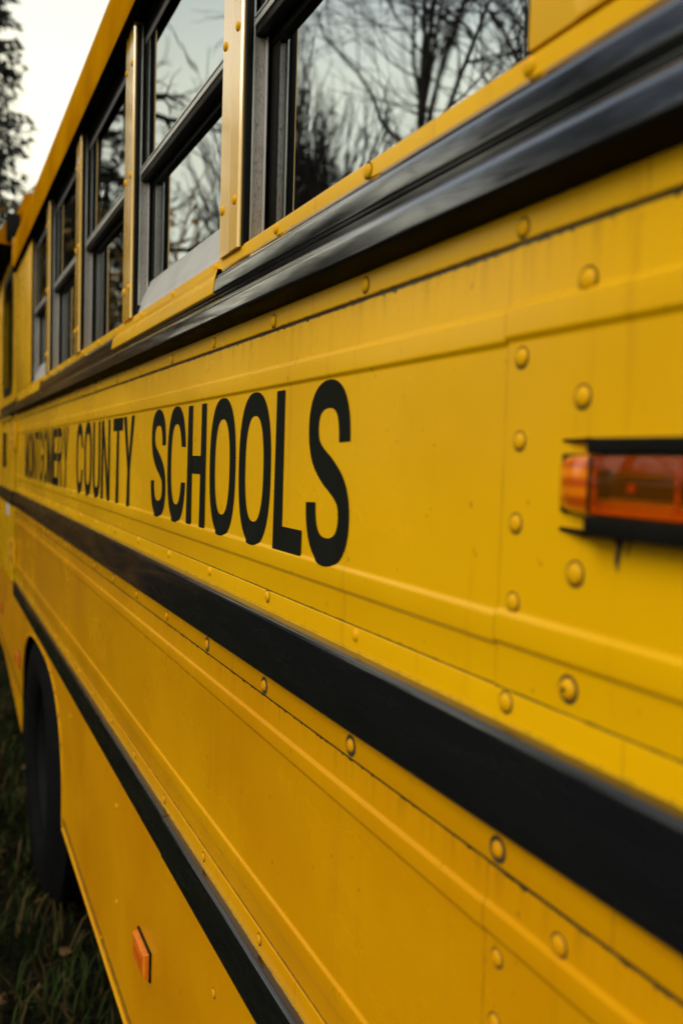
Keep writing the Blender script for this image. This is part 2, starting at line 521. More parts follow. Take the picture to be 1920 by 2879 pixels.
def tube(V, F, pts, rads, k):
    """append a tapered tube through pts"""
    base = len(V)
    n = len(pts)
    for i, p in enumerate(pts):
        t = (pts[min(i + 1, n - 1)] - pts[max(i - 1, 0)])
        t = t.normalized() if t.length > 1e-9 else Vector((0, 0, 1))
        a = t.cross(Vector((.31, .17, .93)))
        if a.length < .05: a = t.cross(Vector((1, 0, 0)))
        a.normalize(); b = t.cross(a)
        for j in range(k):
            w = 2 * math.pi * j / k
            V.append(tuple(p + (a * math.cos(w) + b * math.sin(w)) * rads[i]))
    for i in range(n - 1):
        for j in range(k):
            q, r = base + i * k + j, base + i * k + (j + 1) % k
            F.append((q, r, r + k, q + k))
    F.append(tuple(base + j for j in range(k)))
    F.append(tuple(base + (n - 1) * k + j for j in range(k)))

V, F = [], []
pts = [Vector((D - .003, y, skirt_bottom(y) + .003)) for y in np.linspace(YN, 2.76, 20)]
tube(V, F, pts, [.0052] * len(pts), 8)
mesh_obj('skirt_hem', V, F, M_strip_lo, bus, smooth=60)
V, F = [], []
pts = [Vector((D - .002, y, z)) for y, z in arch]
tube(V, F, pts, [.0022] * len(pts), 6)
hem = mesh_obj('arch_flange', V, F, M_yel, bus, smooth=60)
for i in range(6, 36, 3):
    rivet(hem, arch[i][0] + (-.006 if arch[i][0] < AC else .006), arch[i][1] + .004, .003, s=1.0, dirty=False)
for y, z in ((1.199, .9316), (1.94, .932), (1.923, .7227), (.72, .93), (2.66, .932)):
    rivet(skirt, y, z, 0, dirty=y < 1.5, s=.95)
for y in (.5, .9, 1.3, 1.7, 2.1, 2.5):
    rivet(skirt, y, skirt_bottom(y) + .016, 0, dirty=True, s=.8)

# amber reflectors on the skirt
M_amber_refl = simple('amber_reflector', (.78, .20, .006), .34, var=.10, scale=80, Coat_Weight=.6)
def reflector(y, z, s=1.0):
    a, b = .060 * s, .028 * s
    V, F = box_vf(D - .004, D + .001, y - a - .004, y + a + .004, z - b - .004, z + b + .004)
    o = mesh_obj('side_reflector', V, F, M_black, bus)
    V, F = [], []
    prof = [(0, 1.0), (.007, .97), (.010, .88)]
    for p, k in prof:
        V += [(D - .0042 - p, y - a * k - (p * .1), z - b * k), (D - .0042 - p, y + a * k, z - b * k),
              (D - .0042 - p, y + a * k, z + b * k), (D - .0042 - p, y - a * k, z + b * k)]
    for i in range(2):
        for j in range(4):
            F.append((i * 4 + j, i * 4 + (j + 1) % 4, i * 4 + 4 + (j + 1) % 4, i * 4 + 4 + j))
    F += [(0, 1, 2, 3), (8, 9, 10, 11)]
    mesh_obj('reflector_lens', V, F, M_amber_refl, o)
    V, F = box_vf(D - .0149, D - .0141, y - a * .62, y + a * .62, z - b * .45, z + b * .45)
    mesh_obj('lens_inset', V, F, simple('amber_inset', (.62, .10, .004), .3), o)
    return o
reflector(1.640, .757, .84)
reflector(4.30, .752)
reflector(5.40, .815, .8)

# ------------------------------------------------------------------ lettering
LH, LZ, SW = .1865, 1.5945, .142
def bez(p0, p1, p2, p3, n=10):
    return [tuple((1 - t) ** 3 * a + 3 * (1 - t) ** 2 * t * b + 3 * (1 - t) * t * t * c + t ** 3 * d for a, b, c, d in zip(p0, p1, p2, p3))
            for t in [i / n for i in range(n)]] + [p3]
def stroke(path, widths):
    L, R = [], []
    n = len(path)
    for i, p in enumerate(path):
        a, b = path[max(i - 1, 0)], path[min(i + 1, n - 1)]
        tx, ty = b[0] - a[0], b[1] - a[1]
        l = math.hypot(tx, ty) or 1
        w = widths[i] / 2 if isinstance(widths, list) else widths / 2
        L.append((p[0] - ty / l * w, p[1] + tx / l * w)); R.append((p[0] + ty / l * w, p[1] - tx / l * w))
    return [(L[i], L[i + 1], R[i + 1], R[i]) for i in range(n - 1)]
def sup(t, a, b, n=2.45):
    c, s = math.cos(t), math.sin(t)
    return (a * math.copysign(abs(c) ** (2 / n), c), b * math.copysign(abs(s) ** (2 / n), s))
def ring(w, t0o=0, t1o=2 * math.pi, t0i=None, t1i=None, n=56):
    a, b, ov = w / 2, .5 + .017, 0
    ai, bi = a - SW, b - .158
    t0i = t0o if t0i is None else t0i; t1i = t1o if t1i is None else t1i
    P = []
    for i in range(n + 1):
        u = i / n
        x, y = sup(t0o + (t1o - t0o) * u, a, b); X, Y = sup(t0i + (t1i - t0i) * u, ai, bi)
        P.append(((x + a, y + .5), (X + a, Y + .5)))
    return [(P[i][0], P[i + 1][0], P[i + 1][1], P[i][1]) for i in range(n)]
def ang(v, b, n=2.45):
    return math.asin(min(1, (abs(v - .5) / b)) ** (n / 2))
def glyph(ch, w):
    s = SW
    if ch == 'O': return ring(w)
    if ch in 'CG':
        b, bi = .517, .517 - .158
        vt, vb = .655, .345
        t1o = 2 * math.pi - ang(vb, b) if ch == 'C' else 2 * math.pi - ang(.42, b)
        t1i = 2 * math.pi - ang(vb, bi) if ch == 'C' else 2 * math.pi - ang(.42, bi)
        q = ring(w, ang(vt, b), t1o, ang(vt, bi), t1i)
        if ch == 'G': q.append(((.55 * w, .42), (w, .42), (w, .535), (.55 * w, .535)))
        return q
    if ch == 'S':
        wr, wl = w - s / 2 - .012, s / 2 + .018
        wr2, wl2 = w - s / 2, s / 2
        T, B = 1.017 - .078, -.017 + .078
        path = bez((wr, .672), (wr, .845), (.76 * w, T), (.5 * w, T)) + bez((.5 * w, T), (.25 * w, T), (wl, .865), (wl, .755))[1:]
        path += bez((wl, .755), (wl, .625), (.26 * w, .580), (.5 * w, .510))[1:] + bez((.5 * w, .510), (.75 * w, .437), (wr2, .395), (wr2, .262))[1:]
        path += bez((wr2, .262), (wr2, .14), (.76 * w, B), (.5 * w, B))[1:] + bez((.5 * w, B), (.24 * w, B), (wl2, .155), (wl2, .328))[1:]
        wd = []
        for i in range(len(path)):
            a, c = path[max(i - 1, 0)], path[min(i + 1, len(path) - 1)]
            tx, ty = abs(c[0] - a[0]), abs(c[1] - a[1])
            h = tx / (math.hypot(tx, ty) or 1)
            wd.append(s + (.156 - s) * h + (.03 * max(0, 1 - abs(path[i][1] - .51) / .15)))
        return stroke(path, wd)
    if ch == 'U':
        a, c = s / 2, w - s / 2
        B = -.017 + .078
        p = [(a, 1), (a, .6)] + bez((a, .34), (a, .15), (.24 * w, B), (.5 * w, B)) + bez((.5 * w, B), (.76 * w, B), (c, .15), (c, .34))[1:] + [(c, .6), (c, 1)]
        return stroke(p, s)
    if ch == 'R':
        r = w - s / 2 - .02
        T, B = 1 - .0725, .500
        p = [(s, T), (.5 * w, T)] + bez((.55 * w, T), (.9 * r, T), (r, .83), (r, .715)) + bez((r, .715), (r, .60), (.9 * r, B), (.55 * w, B))[1:] + [(.5 * w, B), (s, B)]
        lg = [((.52 * w, .427), (.76 * w, .427), (w, 0), (w - 1.1 * s, 0))]
        return [((0, 0), (s, 0), (s, 1), (0, 1))] + stroke(p, .145) + lg
    P = {'H': [((0, 0), (s, 0), (s, 1), (0, 1)), ((s, .43), (w - s, .43), (w - s, .58), (s, .58)), ((w - s, 0), (w, 0), (w, 1), (w - s, 1))],
         'L': [((0, 0), (w, 0), (w, .152), (s, .152), (s, 1), (0, 1))],
         'T': [((0, 1), (0, .85), (w / 2 - s / 2, .85), (w / 2 - s / 2, 0), (w / 2 + s / 2, 0), (w / 2 + s / 2, .85), (w, .85), (w, 1))],
         'N': [((0, 0), (s * .95, 0), (s * .95, .74), (w - s * 1.05, 0), (w, 0), (w, 1), (w - s * .95, 1), (w - s * .95, .27), (s * 1.05, 1), (0, 1))],
         'Y': [((w / 2 - s / 2, 0), (w / 2 + s / 2, 0), (w / 2 + s / 2, .40), (w, 1), (w - s * 1.15, 1), (w / 2, .55), (s * 1.15, 1), (0, 1), (w / 2 - s / 2, .40))],
         'E': [((0, 0), (w, 0), (w, .15), (s, .15), (s, .43), (w * .93, .43), (w * .93, .575), (s, .575), (s, .85), (w, .85), (w, 1), (0, 1))],
         'M': [((0, 0), (s * .92, 0), (s * .92, .70), (w / 2 - s * .42, 0), (w / 2 + s * .42, 0), (w - s * .92, .70), (w - s * .92, 0), (w, 0), (w, 1), (w - s * 1.3, 1), (w / 2, .30), (s * 1.3, 1), (0, 1))]}
    return P[ch]
def letter(ch, yl, yr, extra=0.0):
    """yl = far (left) edge, yr = near (right) edge along the bus"""
    w = (yl - yr) / LH
    polys = glyph(ch, w)
    bm = bmesh.new()
    fs = []
    for poly in polys:
        vs = []
        for u, v in poly:
            z = LZ + v * LH
            vs.append(bm.verts.new((D - prof_p(z) - .0006 - extra, yl - u * LH, z)))
        try: fs.append(bm.faces.new(vs))
        except ValueError: pass
    bm.normal_update()
    bmesh.ops.triangulate(bm, faces=[f for f in bm.faces if len(f.verts) > 4])
    bmesh.ops.remove_doubles(bm, verts=bm.verts, dist=.00002)
    for f in bm.faces:
        f.normal_update()
        if f.normal.x > 0: f.normal_flip()
    me = bpy.data.meshes.new('letter_' + ch.lower())
    bm.to_mesh(me); bm.free()
    me.materials.append(M_letter)
    me.shade_smooth()
    o = bpy.data.objects.new('letter', me)
    COL.objects.link(o)
    o.parent = bus; o.location = -BUS_LOC
    return o
for ch, a, b in (('S', .9015, .7900), ('L', .9990, .9115), ('O', 1.1380, 1.0150), ('O', 1.2745, 1.1525), ('H', 1.3985, 1.2955), ('C', 1.5330, 1.4110), ('S', 1.6590, 1.5445),
                 ('Y', 1.9230, 1.8110), ('T', 2.0420, 1.9310), ('N', 2.1900, 2.0800), ('U', 2.3160, 2.2100), ('O', 2.4560, 2.3340), ('C', 2.5980, 2.4780)):
    letter(ch, a, b)
y = 2.757
for ch, w in (('Y', .112), ('R', .112), ('E', .096), ('M', .134), ('O', .122), ('G', .122), ('T', .108), ('N', .110), ('O', .122), ('M', .134)):
    letter(ch, y + w, y, .0009)
    y += w + .0155

# ------------------------------------------------------------------ windows and posts
PITCH = .6957
def post(yc, rivs=True):
    hw = .043
    pr = [(-.006, hw + .001), (.0072, hw), (.0078, .0025), (.0066, .0015), (.0066, -.0005), (.0086, -.0015), (.0088, -hw + .003), (.0060, -hw), (-.010, -hw - .001)]
    z0, z1 = 1.978, 2.60
    V, F = [], []
    n = len(pr)
    for z in (z0, z1):
        V += [(D - p, yc + q, z) for p, q in pr]
    for i in range(n - 1):
        F.append((i, i + 1, n + i + 1, n + i))
    F.append((n - 1, 0, n, 2 * n - 1))
    F += [tuple(range(n)), tuple(range(n, 2 * n))]
    o = mesh_obj('window_post', V, F, M_post, bus, smooth=25)
    if rivs:
        for z in (2.049, 2.2765, 2.503):
            zz = CAMZ + (z - CAMZ) * .9785
            rivet(o, yc - .0265, zz, .0088, dirty=False); rivet(o, yc + .0315, zz, .0075, dirty=False)
    return o
centers = [1.184 + PITCH * k for k in range(4)]
for c in centers: post(c)

def window(yn, yf, gray_sill, last=False):
    """yn..yf between the posts. Upper sash outside, lower sash inside."""
    X = lambda e: D + e
    fw = .038
    fr = []
    # black surround: jamb backing, head
    fr.append((X(.030), X(.052), yf - .050 + .012, yf + .004, 1.975, 2.2375))        # lower sash far stile
    fr.append((X(.030), X(.052), yn - .004, yn + .030, 1.975, 2.2375))                # lower sash near stile
    fr.append((X(.0285), X(.050), yn - .004, yf + .004, 2.2378, 2.2600))              # lower sash top rail
    fr.append((X(.0135), X(.027), yf - .0175, yf + .004, 2.2725, 2.560))              # upper stile far
    fr.append((X(.0135), X(.027), yn - .004, yn + .016, 2.2725, 2.560))
    fr.append((X(.008), X(.060), yn - .004, yf + .004, 2.553, 2.615))                 # head
    fr.append((X(.0095), X(.0280), yn - .003, yf + .003, 2.2492, 2.2603))             # under the meeting rail
    o = boxes('window', fr, M_black, bus, bev=.0016)
    ep = .0306
    boxes('pane', [(X(ep), X(ep + .004), yn + .028, yf - .036, 2.000, 2.2400)], M_glass, o)
    boxes('pane', [(X(.0142), X(.0182), yn + .014, yf - .0160, 2.2740, 2.5160)], M_glass, o)
    boxes('meeting_rail', [(X(.0075), X(.030), yn - .002, yf + .002, 2.2612, 2.2690), (X(.0060), X(.028), yn - .002, yf + .002, 2.2703, 2.2728)], M_alu, o, bev=.0008)
    boxes('top_rail', [(X(.0128), X(.026), yn - .002, yf - .0010, 2.5165, 2.5300), (X(.0140), X(.026), yn - .002, yf - .0010, 2.5305, 2.5525)], [M_alu_dark, M_black], o, bev=.0015, fmats=[0, 1])
    # far reveal: rubber, aluminium edge, dirty channel
    jf = yf + .0015
    boxes('jamb_seal', [(X(-.004), X(.0050), jf - .0095, jf + .004, 1.978, 2.5525)], M_black, o, bev=.002)
    boxes('jamb_channel', [(X(.0055), X(.0085), jf - .0075, jf + .002, 1.978, 2.5525), (X(.0090), X(.0270), jf - .0040, jf + .002, 1.978, 2.2490)],
          [M_alu, M_alu_dirty], o, bev=.0007, fmats=[0, 1])
    boxes('jamb_channel', [(X(.0225), X(.0246), jf - .0125, jf - .0045, 1.978, 2.2485)], M_alu, o, bev=.0006)
    boxes('near_jamb', [(X(-.002), X(.031), yn - .004, yn + .006, 1.978, 2.5525)], M_black, o, bev=.001)
    if gray_sill:
        V = [(X(.0295), yn - .002, 2.052), (X(.0285), yn - .002, 2.046), (X(.0085), yn - .002, 2.003), (X(.0080), yn - .002, 1.999), (X(.0020), yn - .002, 1.9825), (X(.036), yn - .002, 1.9825), (X(.036), yn - .002, 2.052)]
        n = len(V)
        V = V + [(a, yf - .002, c) for a, b, c in V]
        F = [(i, (i + 1) % n, n + (i + 1) % n, n + i) for i in range(n)] + [tuple(range(n)), tuple(range(n, 2 * n))]
        mesh_obj('sill_rail', V, F, M_alu, o, smooth=30)
        boxes('sill_block', [(X(.0005), X(.02), yf - .022, yf + .002, 1.9826, 2.001)], M_black, o, bev=.002)
    return o
window(.519, centers[0] - .043, False)
window(centers[0] + .043, centers[1] - .043, True)
window(centers[1] + .043, centers[2] - .043, False)
window(centers[2] + .043, centers[3] - .043, False)
window(centers[3] + .043, 3.842, True)
# plain pillars
nr = boxes('pillar', [(D - .0045, D + .03, YN, .5185, 1.9822, 2.60)], M_yel, bus, bev=.0012)
nr2 = boxes('pillar', [(D - .0052, D + .012, YN, .47, 1.9825, 1.9960)], M_strip, bus, bev=.0008)
rivet(nr2, .32, 1.990, .0052, dirty=True, s=.7)
boxes('pillar', [(D - .006, D + .03, 3.8425, 4.512, 1.9815, 2.60)], M_yel, bus, bev=.003)

# ------------------------------------------------------------------ roof and gutter
RF = fillet([(.0245, 2.560), (.0262, 2.575), (.0255, 2.62), (.021, 2.68), (.010, 2.728), (-.02, 2.775), (-.10, 2.85), (-.30, 2.93), (-.70, 2.985), (-1.16, 3.0)], .03, 4)
full = RF + [(-2.32 - p, z) for p, z in reversed(RF[:-1])]
V, F = [], []
n = len(full)
for yy in (YN, 4.56):
    V += [(D - p, yy, z) for p, z in full]
for i in range(n - 1): F.append((i, i + 1, n + i + 1, n + i))
mesh_obj('roof', V, F, M_roof, bus, smooth=40)
extrude('gutter_underside', [(.0246, 2.5603), (.0240, 2.5585), (.010, 2.5640), (-.006, 2.5700)], YN, 4.54, M_flat_black, bus, back=-.006)  # flat black strip closing the underside of the gutter
boxes('gutter_underside', [(D - .0225, D + .05, YN, 4.54, 2.5725, 2.600)], M_flat_black, bus)
g = bpy.data.objects
gut = boxes('gutter_end', [(D - .030, D + .03, 4.505, 4.545, 2.545, 2.575)], M_black, bus, bev=.004)

# ------------------------------------------------------------------ emergency door beyond the wheel
DY0, DY1 = 4.585, 5.52
def rrect(y0, y1, z0, z1, r, n=5):
    P = []
    for cy_, cz_, a0 in ((y1 - r, z1 - r, 0), (y0 + r, z1 - r, 90), (y0 + r, z0 + r, 180), (y1 - r, z0 + r, 270)):
        for i in range(n + 1):
            a = math.radians(a0 + 90 * i / n)
            P.append((cy_ + r * math.cos(a), cz_ + r * math.sin(a)))
    return P
def holed(name, outer, inner, p0, p1, mat, parent):
    bm = bmesh.new()
    eds = []
    for loop in (outer, inner):
        vs = [bm.verts.new((D - p1, y, z)) for y, z in loop]
        eds += [bm.edges.new((vs[i], vs[(i + 1) % len(vs)])) for i in range(len(vs))]
    bmesh.ops.triangle_fill(bm, use_beauty=True, edges=eds)
    r = bmesh.ops.extrude_face_region(bm, geom=list(bm.faces))
    vs = [q for q in r['geom'] if isinstance(q, bmesh.types.BMVert)]
    bmesh.ops.translate(bm, verts=vs, vec=(p1 - p0, 0, 0))
    bmesh.ops.recalc_face_normals(bm, faces=bm.faces)
    me = bpy.data.meshes.new(name); bm.to_mesh(me); bm.free()
    me.materials.append(mat)
    o = bpy.data.objects.new(name, me); COL.objects.link(o)
    o.parent = parent
    if parent is bus: o.location = -BUS_LOC
    return o
win = rrect(4.74, 5.32, 2.01, 2.60, .10)
door = holed('emergency_door', rrect(DY0, DY1, 1.055, 2.70, .02), win, -.03, .004, M_yel, bus)
poly_prism('pane', rrect(4.73, 5.33, 2.0, 2.61, .10), -.014, -.010, M_glass, door)
holed('window_seal', rrect(4.725, 5.335, 1.995, 2.615, .11), rrect(4.765, 5.295, 2.035, 2.575, .085), .0042, .010, M_black, door)
for pr, off in ((RUf, -.012), (R1, -.005)):
    V, F = [], []
    n = len(pr)
    loop = pr + [(.0044, pr[-1][1]), (.0044, pr[0][1])]
    n = len(loop)
    for yy in (DY0 + .008, DY1 - .012): V += [(D - max(p, .0044), yy, z + off) for p, z in loop]
    for i in range(n): F.append((i, (i + 1) % n, n + (i + 1) % n, n + i))
    F += [tuple(range(n)), tuple(range(n, 2 * n))]
    mesh_obj('rub_rail', V, F, M_rail_up if off < -.01 else M_rail, door, smooth=38)
M_rust = simple('rusty_hinge', (.55, .24, .01), .5, var=.5, scale=60)
for z in (2.655, 1.775, 1.215):
    lst = [(D - .012, D - .0045, DY0 - .125, DY0 - .02, z - .062, z + .062), (D - .012, D - .0045, DY0 + .012, DY0 + .10, z - .062, z + .062)]
    h = boxes('hinge', lst, M_yel, bus, bev=.003)
    V, F = [], []
    for i in range(5):
        zz = z - .062 + i * .025
        tube(V, F, [Vector((D - .013, DY0 - .004, zz)), Vector((D - .013, DY0 - .004, zz + .0235))], [.012, .012], 10)
    mesh_obj('hinge_knuckle', V, F, [M_rust], h, smooth=50)
boxes('door_gap_seal', [(D + .004, D + .02, 4.511, DY0 + .01, 1.05, 2.72)], M_flat_black, bus)
V, F = [], []
tube(V, F, [Vector((D - .022, 4.98, 1.62)), Vector((D - .022, 4.98, 1.80))], [.009, .009], 8)
mesh_obj('handle', V, F, M_black, door, smooth=50)
boxes('sticker', [(D - .0052, D - .0042, 4.89, 5.06, 1.372, 1.468)], simple('white_sticker', (.62, .64, .64), .5), door, bev=.0003)
# hood over the door and the body beyond it
hood = fillet([(-.02, 2.86), (.05, 2.80), (.085, 2.735), (.088, 2.690), (.030, 2.685), (-.02, 2.705)], .012, 3)
extrude('door_hood', hood, 4.60, 6.6, [M_roof, M_flat_black], bus, back=-.03, fm_of=lambda i: 1 if i > len(hood) - 8 else 0)
boxes('hood_bracket', [(D - .05, D + .01, 4.575, 4.600, 2.70, 2.83)], M_black, bus, bev=.004)
boxes('side_panel', [(D - .001, D + .03, DY1 + .02, 6.6, 1.034, 2.70)], M_yel, bus, bev=.003)
boxes('side_panel', [(D + .0065, D + .03, YF + .001, DY1 + .02, 1.033, 1.0545)], M_yel, bus)
boxes('front_roof', [(D + .02, D + 2.30, 4.57, 6.6, 2.71, 2.95)], M_roof, bus, bev=.05)

# ------------------------------------------------------------------ closed shell and interior
boxes('lining', [(D + .06, D + .075, YN, 4.50, 1.0, 1.975), (D + 2.24, D + 2.30, YN, 6.6, .6, 2.69), (D + .06, D + 2.28, YN - .05, YN, .6, 2.9),
                 (D + .03, D + 2.28, 6.58, 6.62, .6, 2.9), (D + .02, D + 2.28, YN, 6.6, .98, 1.03), (D + .10, D + 2.2, YN, 6.6, 2.62, 2.64)], M_dark, bus)
boxes('rear_wall', [(D - .001, D + 2.31, YN - .06, YN - .001, .45, 2.57)], M_yel, bus)
M_seat = simple('seat_vinyl', (.03, .04, .09), .5)
for k in range(5):
    yy = .75 + k * .72
    boxes('seat', [(D + .11, D + 1.0, yy, yy + .42, 1.36, 1.46), (D + .11, D + 1.0, yy - .09, yy, 1.36, 2.02)], M_seat, bus, bev=.03)

# ------------------------------------------------------------------ wheel
M_tyre = simple('tyre_rubber', (.0035, .0035, .004), .75, var=.3, bump=.2, Specular_IOR_Level=.08)
M_rim = simple('rim_paint', (.005, .005, .0055), .7, var=.2, Specular_IOR_Level=.1)
WX, WY, WR = D - .004, 3.53, .53
def lathe(name, prof, cx_, cy_, cz_, mat, parent, n=48):
    V, F = [], []
    m = len(prof)
    for i in range(n):
        a = 2 * math.pi * i / n
        for dx, r in prof: V.append((cx_ + dx, cy_ + r * math.cos(a), cz_ + r * math.sin(a)))
    for i in range(n):
        for j in range(m - 1):
            F.append((i * m + j, i * m + j + 1, ((i + 1) % n) * m + j + 1, ((i + 1) % n) * m + j))
    return mesh_obj(name, V, F, mat, parent, smooth=40)
wheel = bpy.data.objects.new('wheel', None); COL.objects.link(wheel); wheel.parent = bus; wheel.location = -BUS_LOC
lathe('tyre', [(.03, .28), (.01, .30), (0, .36), (.0, .43), (.02, .475), (.05, WR), (.08, WR - .004), (.083, WR - .016), (.10, WR - .016), (.103, WR), (.14, WR),
               (.143, WR - .016), (.16, WR - .016), (.163, WR), (.22, WR - .002), (.25, .47), (.26, .36), (.22, .28)], WX, WY, WR, M_tyre, wheel)
lathe('rim', [(.03, .285), (.05, .27), (.11, .25), (.13, .12), (.06, .11), (.05, .0)], WX, WY, WR, M_rim, wheel)
# dark wheel housing
V, F = [], []
n = len(arch)
for xx in (D + .006, D + .55): V += [(xx, y, z + .03) for y, z in arch]
for i in range(n - 1): F.append((i, i + 1, n + i + 1, n + i))
F.append(tuple(range(n, 2 * n)))
mesh_obj('wheel_housing', V, F, M_flat_black, bus)
boxes('chassis', [(D + .35, D + .45, YN, 6.4, .55, .80), (D + 1.87, D + 1.97, YN, 6.4, .55, .80), (D + .02, D + 2.25, YN, AC - AW - .06, .95, .978),
                  (D + .02, D + 2.25, AC + AW + .06, 6.5, .95, .978)], M_flat_black, bus)
boxes('skirt_panel', [(D + 2.31, D + 2.316, YN, 6.6, .55, 1.0)], M_skirt, bus)
w2 = wheel.copy(); COL.objects.link(w2); w2.parent = bus; w2.location = -BUS_LOC + Vector((1.93, 0, 0))
for c in list(wheel.children):
    cc = c.copy(); COL.objects.link(cc); cc.parent = w2

# ------------------------------------------------------------------ amber side lamp with black guard
M_lens = NT('amber_lens')
_n = M_lens.math('PINGPONG', M_lens.math('MULTIPLY_ADD', M_lens.z, 1 / .0058, .35), 1.0)
M_lens.bsdf(M_lens.mix(M_lens.remap(_n, .3, .7), (.60, .090, .001), (.92, .24, .003)), .16, ior=1.5, Coat_Weight=.7, Subsurface_Weight=.25, Subsurface_Radius=(.01, .003, .001), Subsurface_Scale=.5)
M_lens = M_lens.m
M_lens_dk = simple('amber_lens_core', (.035, .010, .004), .25, var=.3, scale=70, Coat_Weight=.5)
lampz = 1.6905
boxA = [(D - .0190, D - .0008, .10, .4235, 1.7090, 1.7185), (D - .0190, D - .0008, .10, .4235, 1.6602, 1.6722), (D - .006, D - .0007, .10, .4230, 1.6725, 1.7088)]
lamp = boxes('side_lamp', boxA, M_black, bus, bev=.0012)
lamp['label'] = 'amber side lamp in a black guard'
def fin(z0, z1, sgn):
    # wedge-shaped fin, flush with the body at its tip
    top = [(0.0006, .4700), (.0040, .4560), (.0115, .4300), (.0185, .4245), (.0006, .4238)]
    V = []
    for z in (z0, z1): V += [(D - p, y, z + sgn * (.47 - y) * .035) for p, y in top]
    n = len(top)
    F = [(i, (i + 1) % n, n + (i + 1) % n, n + i) for i in range(n)] + [tuple(range(n)), tuple(range(n, 2 * n))]
    return mesh_obj('guard_fin', V, F, M_black, lamp)
fin(1.7168, 1.7189, 0)
fin(1.6592, 1.6622, 0)
boxes('lens_seam', [(D - .0172, D - .0010, .4206, .4234, 1.6732, 1.7080)], M_lens_dk, lamp, bev=.0006)
# lens: tapered end piece then the main block with ribs
def ring_yz(y, p, hz, r, n=4):
    pts = []
    prof = [(.001, -hz), (p - r, -hz), (p, -hz + r), (p, hz - r), (p - r, hz), (.001, hz)]
    for pp, zz in prof: pts.append((D - pp, y, lampz + zz))
    return pts
boxes('lens_gasket', [(D - .0040, D - .0007, .4236, .4650, 1.6715, 1.7095)], M_black, lamp, bev=.0015)
secs = [(.4632, .0035, .0125, .002), (.4625, .0065, .0150, .003), (.4560, .0100, .0165, .003), (.4400, .0135, .0178, .003), (.4262, .0155, .0186, .003)]
V, F = [], []
for s_ in secs: V += ring_yz(*s_)
for i in range(len(secs) - 1):
    for j in range(6): F.append((i * 6 + j, i * 6 + (j + 1) % 6, (i + 1) * 6 + (j + 1) % 6, (i + 1) * 6 + j))
F += [tuple(range(6)), tuple(range(24, 30))]
mesh_obj('lens_end', V, F, M_lens, lamp, smooth=50)
M_cover = NT('amber_cover')
M_cover.bsdf((1.0, .47, .02), .05, ior=1.3, Transmission_Weight=.97, Specular_IOR_Level=.2)
M_cover = M_cover.m
M_back = simple('lamp_reflector', (.92, .74, .45), .35, metal=.1, var=.1)
boxes('reflector_plate', [(D - .0078, D - .0066, .10, .4200, 1.6736, 1.7076)], M_back, lamp)
boxes('lens', [(D - .0185, D - .0165, .10, .4205, 1.6733, 1.7080), (D - .0164, D - .0062, .4185, .4205, 1.6733, 1.7080)], M_cover, lamp, bev=.0006)
boxes('lens_rib', [(D - .0163, D - .0120, .10, .4180, z, z + .0016) for z in (1.7050, 1.7005, 1.6780, 1.6745)] + [(D - .0163, D - .0125, y, y + .0014, 1.6760, 1.7052) for y in (.4165, .352, .305)], M_lens, lamp)
boxes('bulb_holder', [(D - .0135, D - .0080, .10, .4080, 1.6838, 1.6962), (D - .0158, D - .0080, .4100, .4150, 1.6830, 1.6990)], M_lens_dk, lamp, bev=.0008)
V, F = [], []
tube(V, F, [Vector((D - .0130, .388, 1.6895)), Vector((D - .0160, .388, 1.6895))], [.0030, .0020], 10)
mesh_obj('bulb', V, F, M_lens, lamp, smooth=60)
# grime that has run down from the lamp
M_run = NT('grime_run')
_n1 = M_run.noise(1.0, (1, 260, 40), 4, .6)
_col = M_run.mix(M_run.remap(_n1, .3, .7), (.03, .022, .010), (.06, .04, .012))
M_run.bsdf(_col, .7)
M_run = M_run.m
def run(y, z0, z1, w):
    P = []
    n = 10
    for i in range(n + 1):
        s = i / n
        ww = w * (1 - s) ** .8 * (1 + .25 * math.sin(9 * s + y * 50))
        P.append((y - ww / 2 - .0008 * math.sin(7 * s), y + ww / 2 - .0008 * math.sin(7 * s), z0 + (z1 - z0) * s))
    V = [(D - .0015, a, z) for a, b, z in P] + [(D - .0015, b, z) for a, b, z in P]
    F = [(i, i + 1, n + 2 + i, n + 1 + i) for i in range(n)]
    return mesh_obj('grime_run', V, F, M_run, bus)
run(.4115, 1.6600, 1.6380, .0080)
run(.4030, 1.6600, 1.6480, .0030)

# ------------------------------------------------------------------ ground and grass
M_ground = NT('ground_soil')
_a = M_ground.noise(.8, (1, 1, 1), 6, .6); _b = M_ground.noise(14, (1, 1, 1), 5, .65)
_c = M_ground.mix(M_ground.remap(_a, .35, .65), (.006, .0075, .003), (.012, .010, .004))
_c = M_ground.mix(M_ground.remap(_b, .5, .7, 0, .6), _c, (.024, .018, .009))
M_ground.bsdf(_c, .95, Specular_IOR_Level=.05, normal=M_ground.bump(_b, .6, .05))
g = mesh_obj('ground', [(-400, -400, 0), (400, -400, 0), (400, 400, 0), (-400, 400, 0)], [(0, 1, 2, 3)], M_ground.m)
g['kind'] = 'structure'

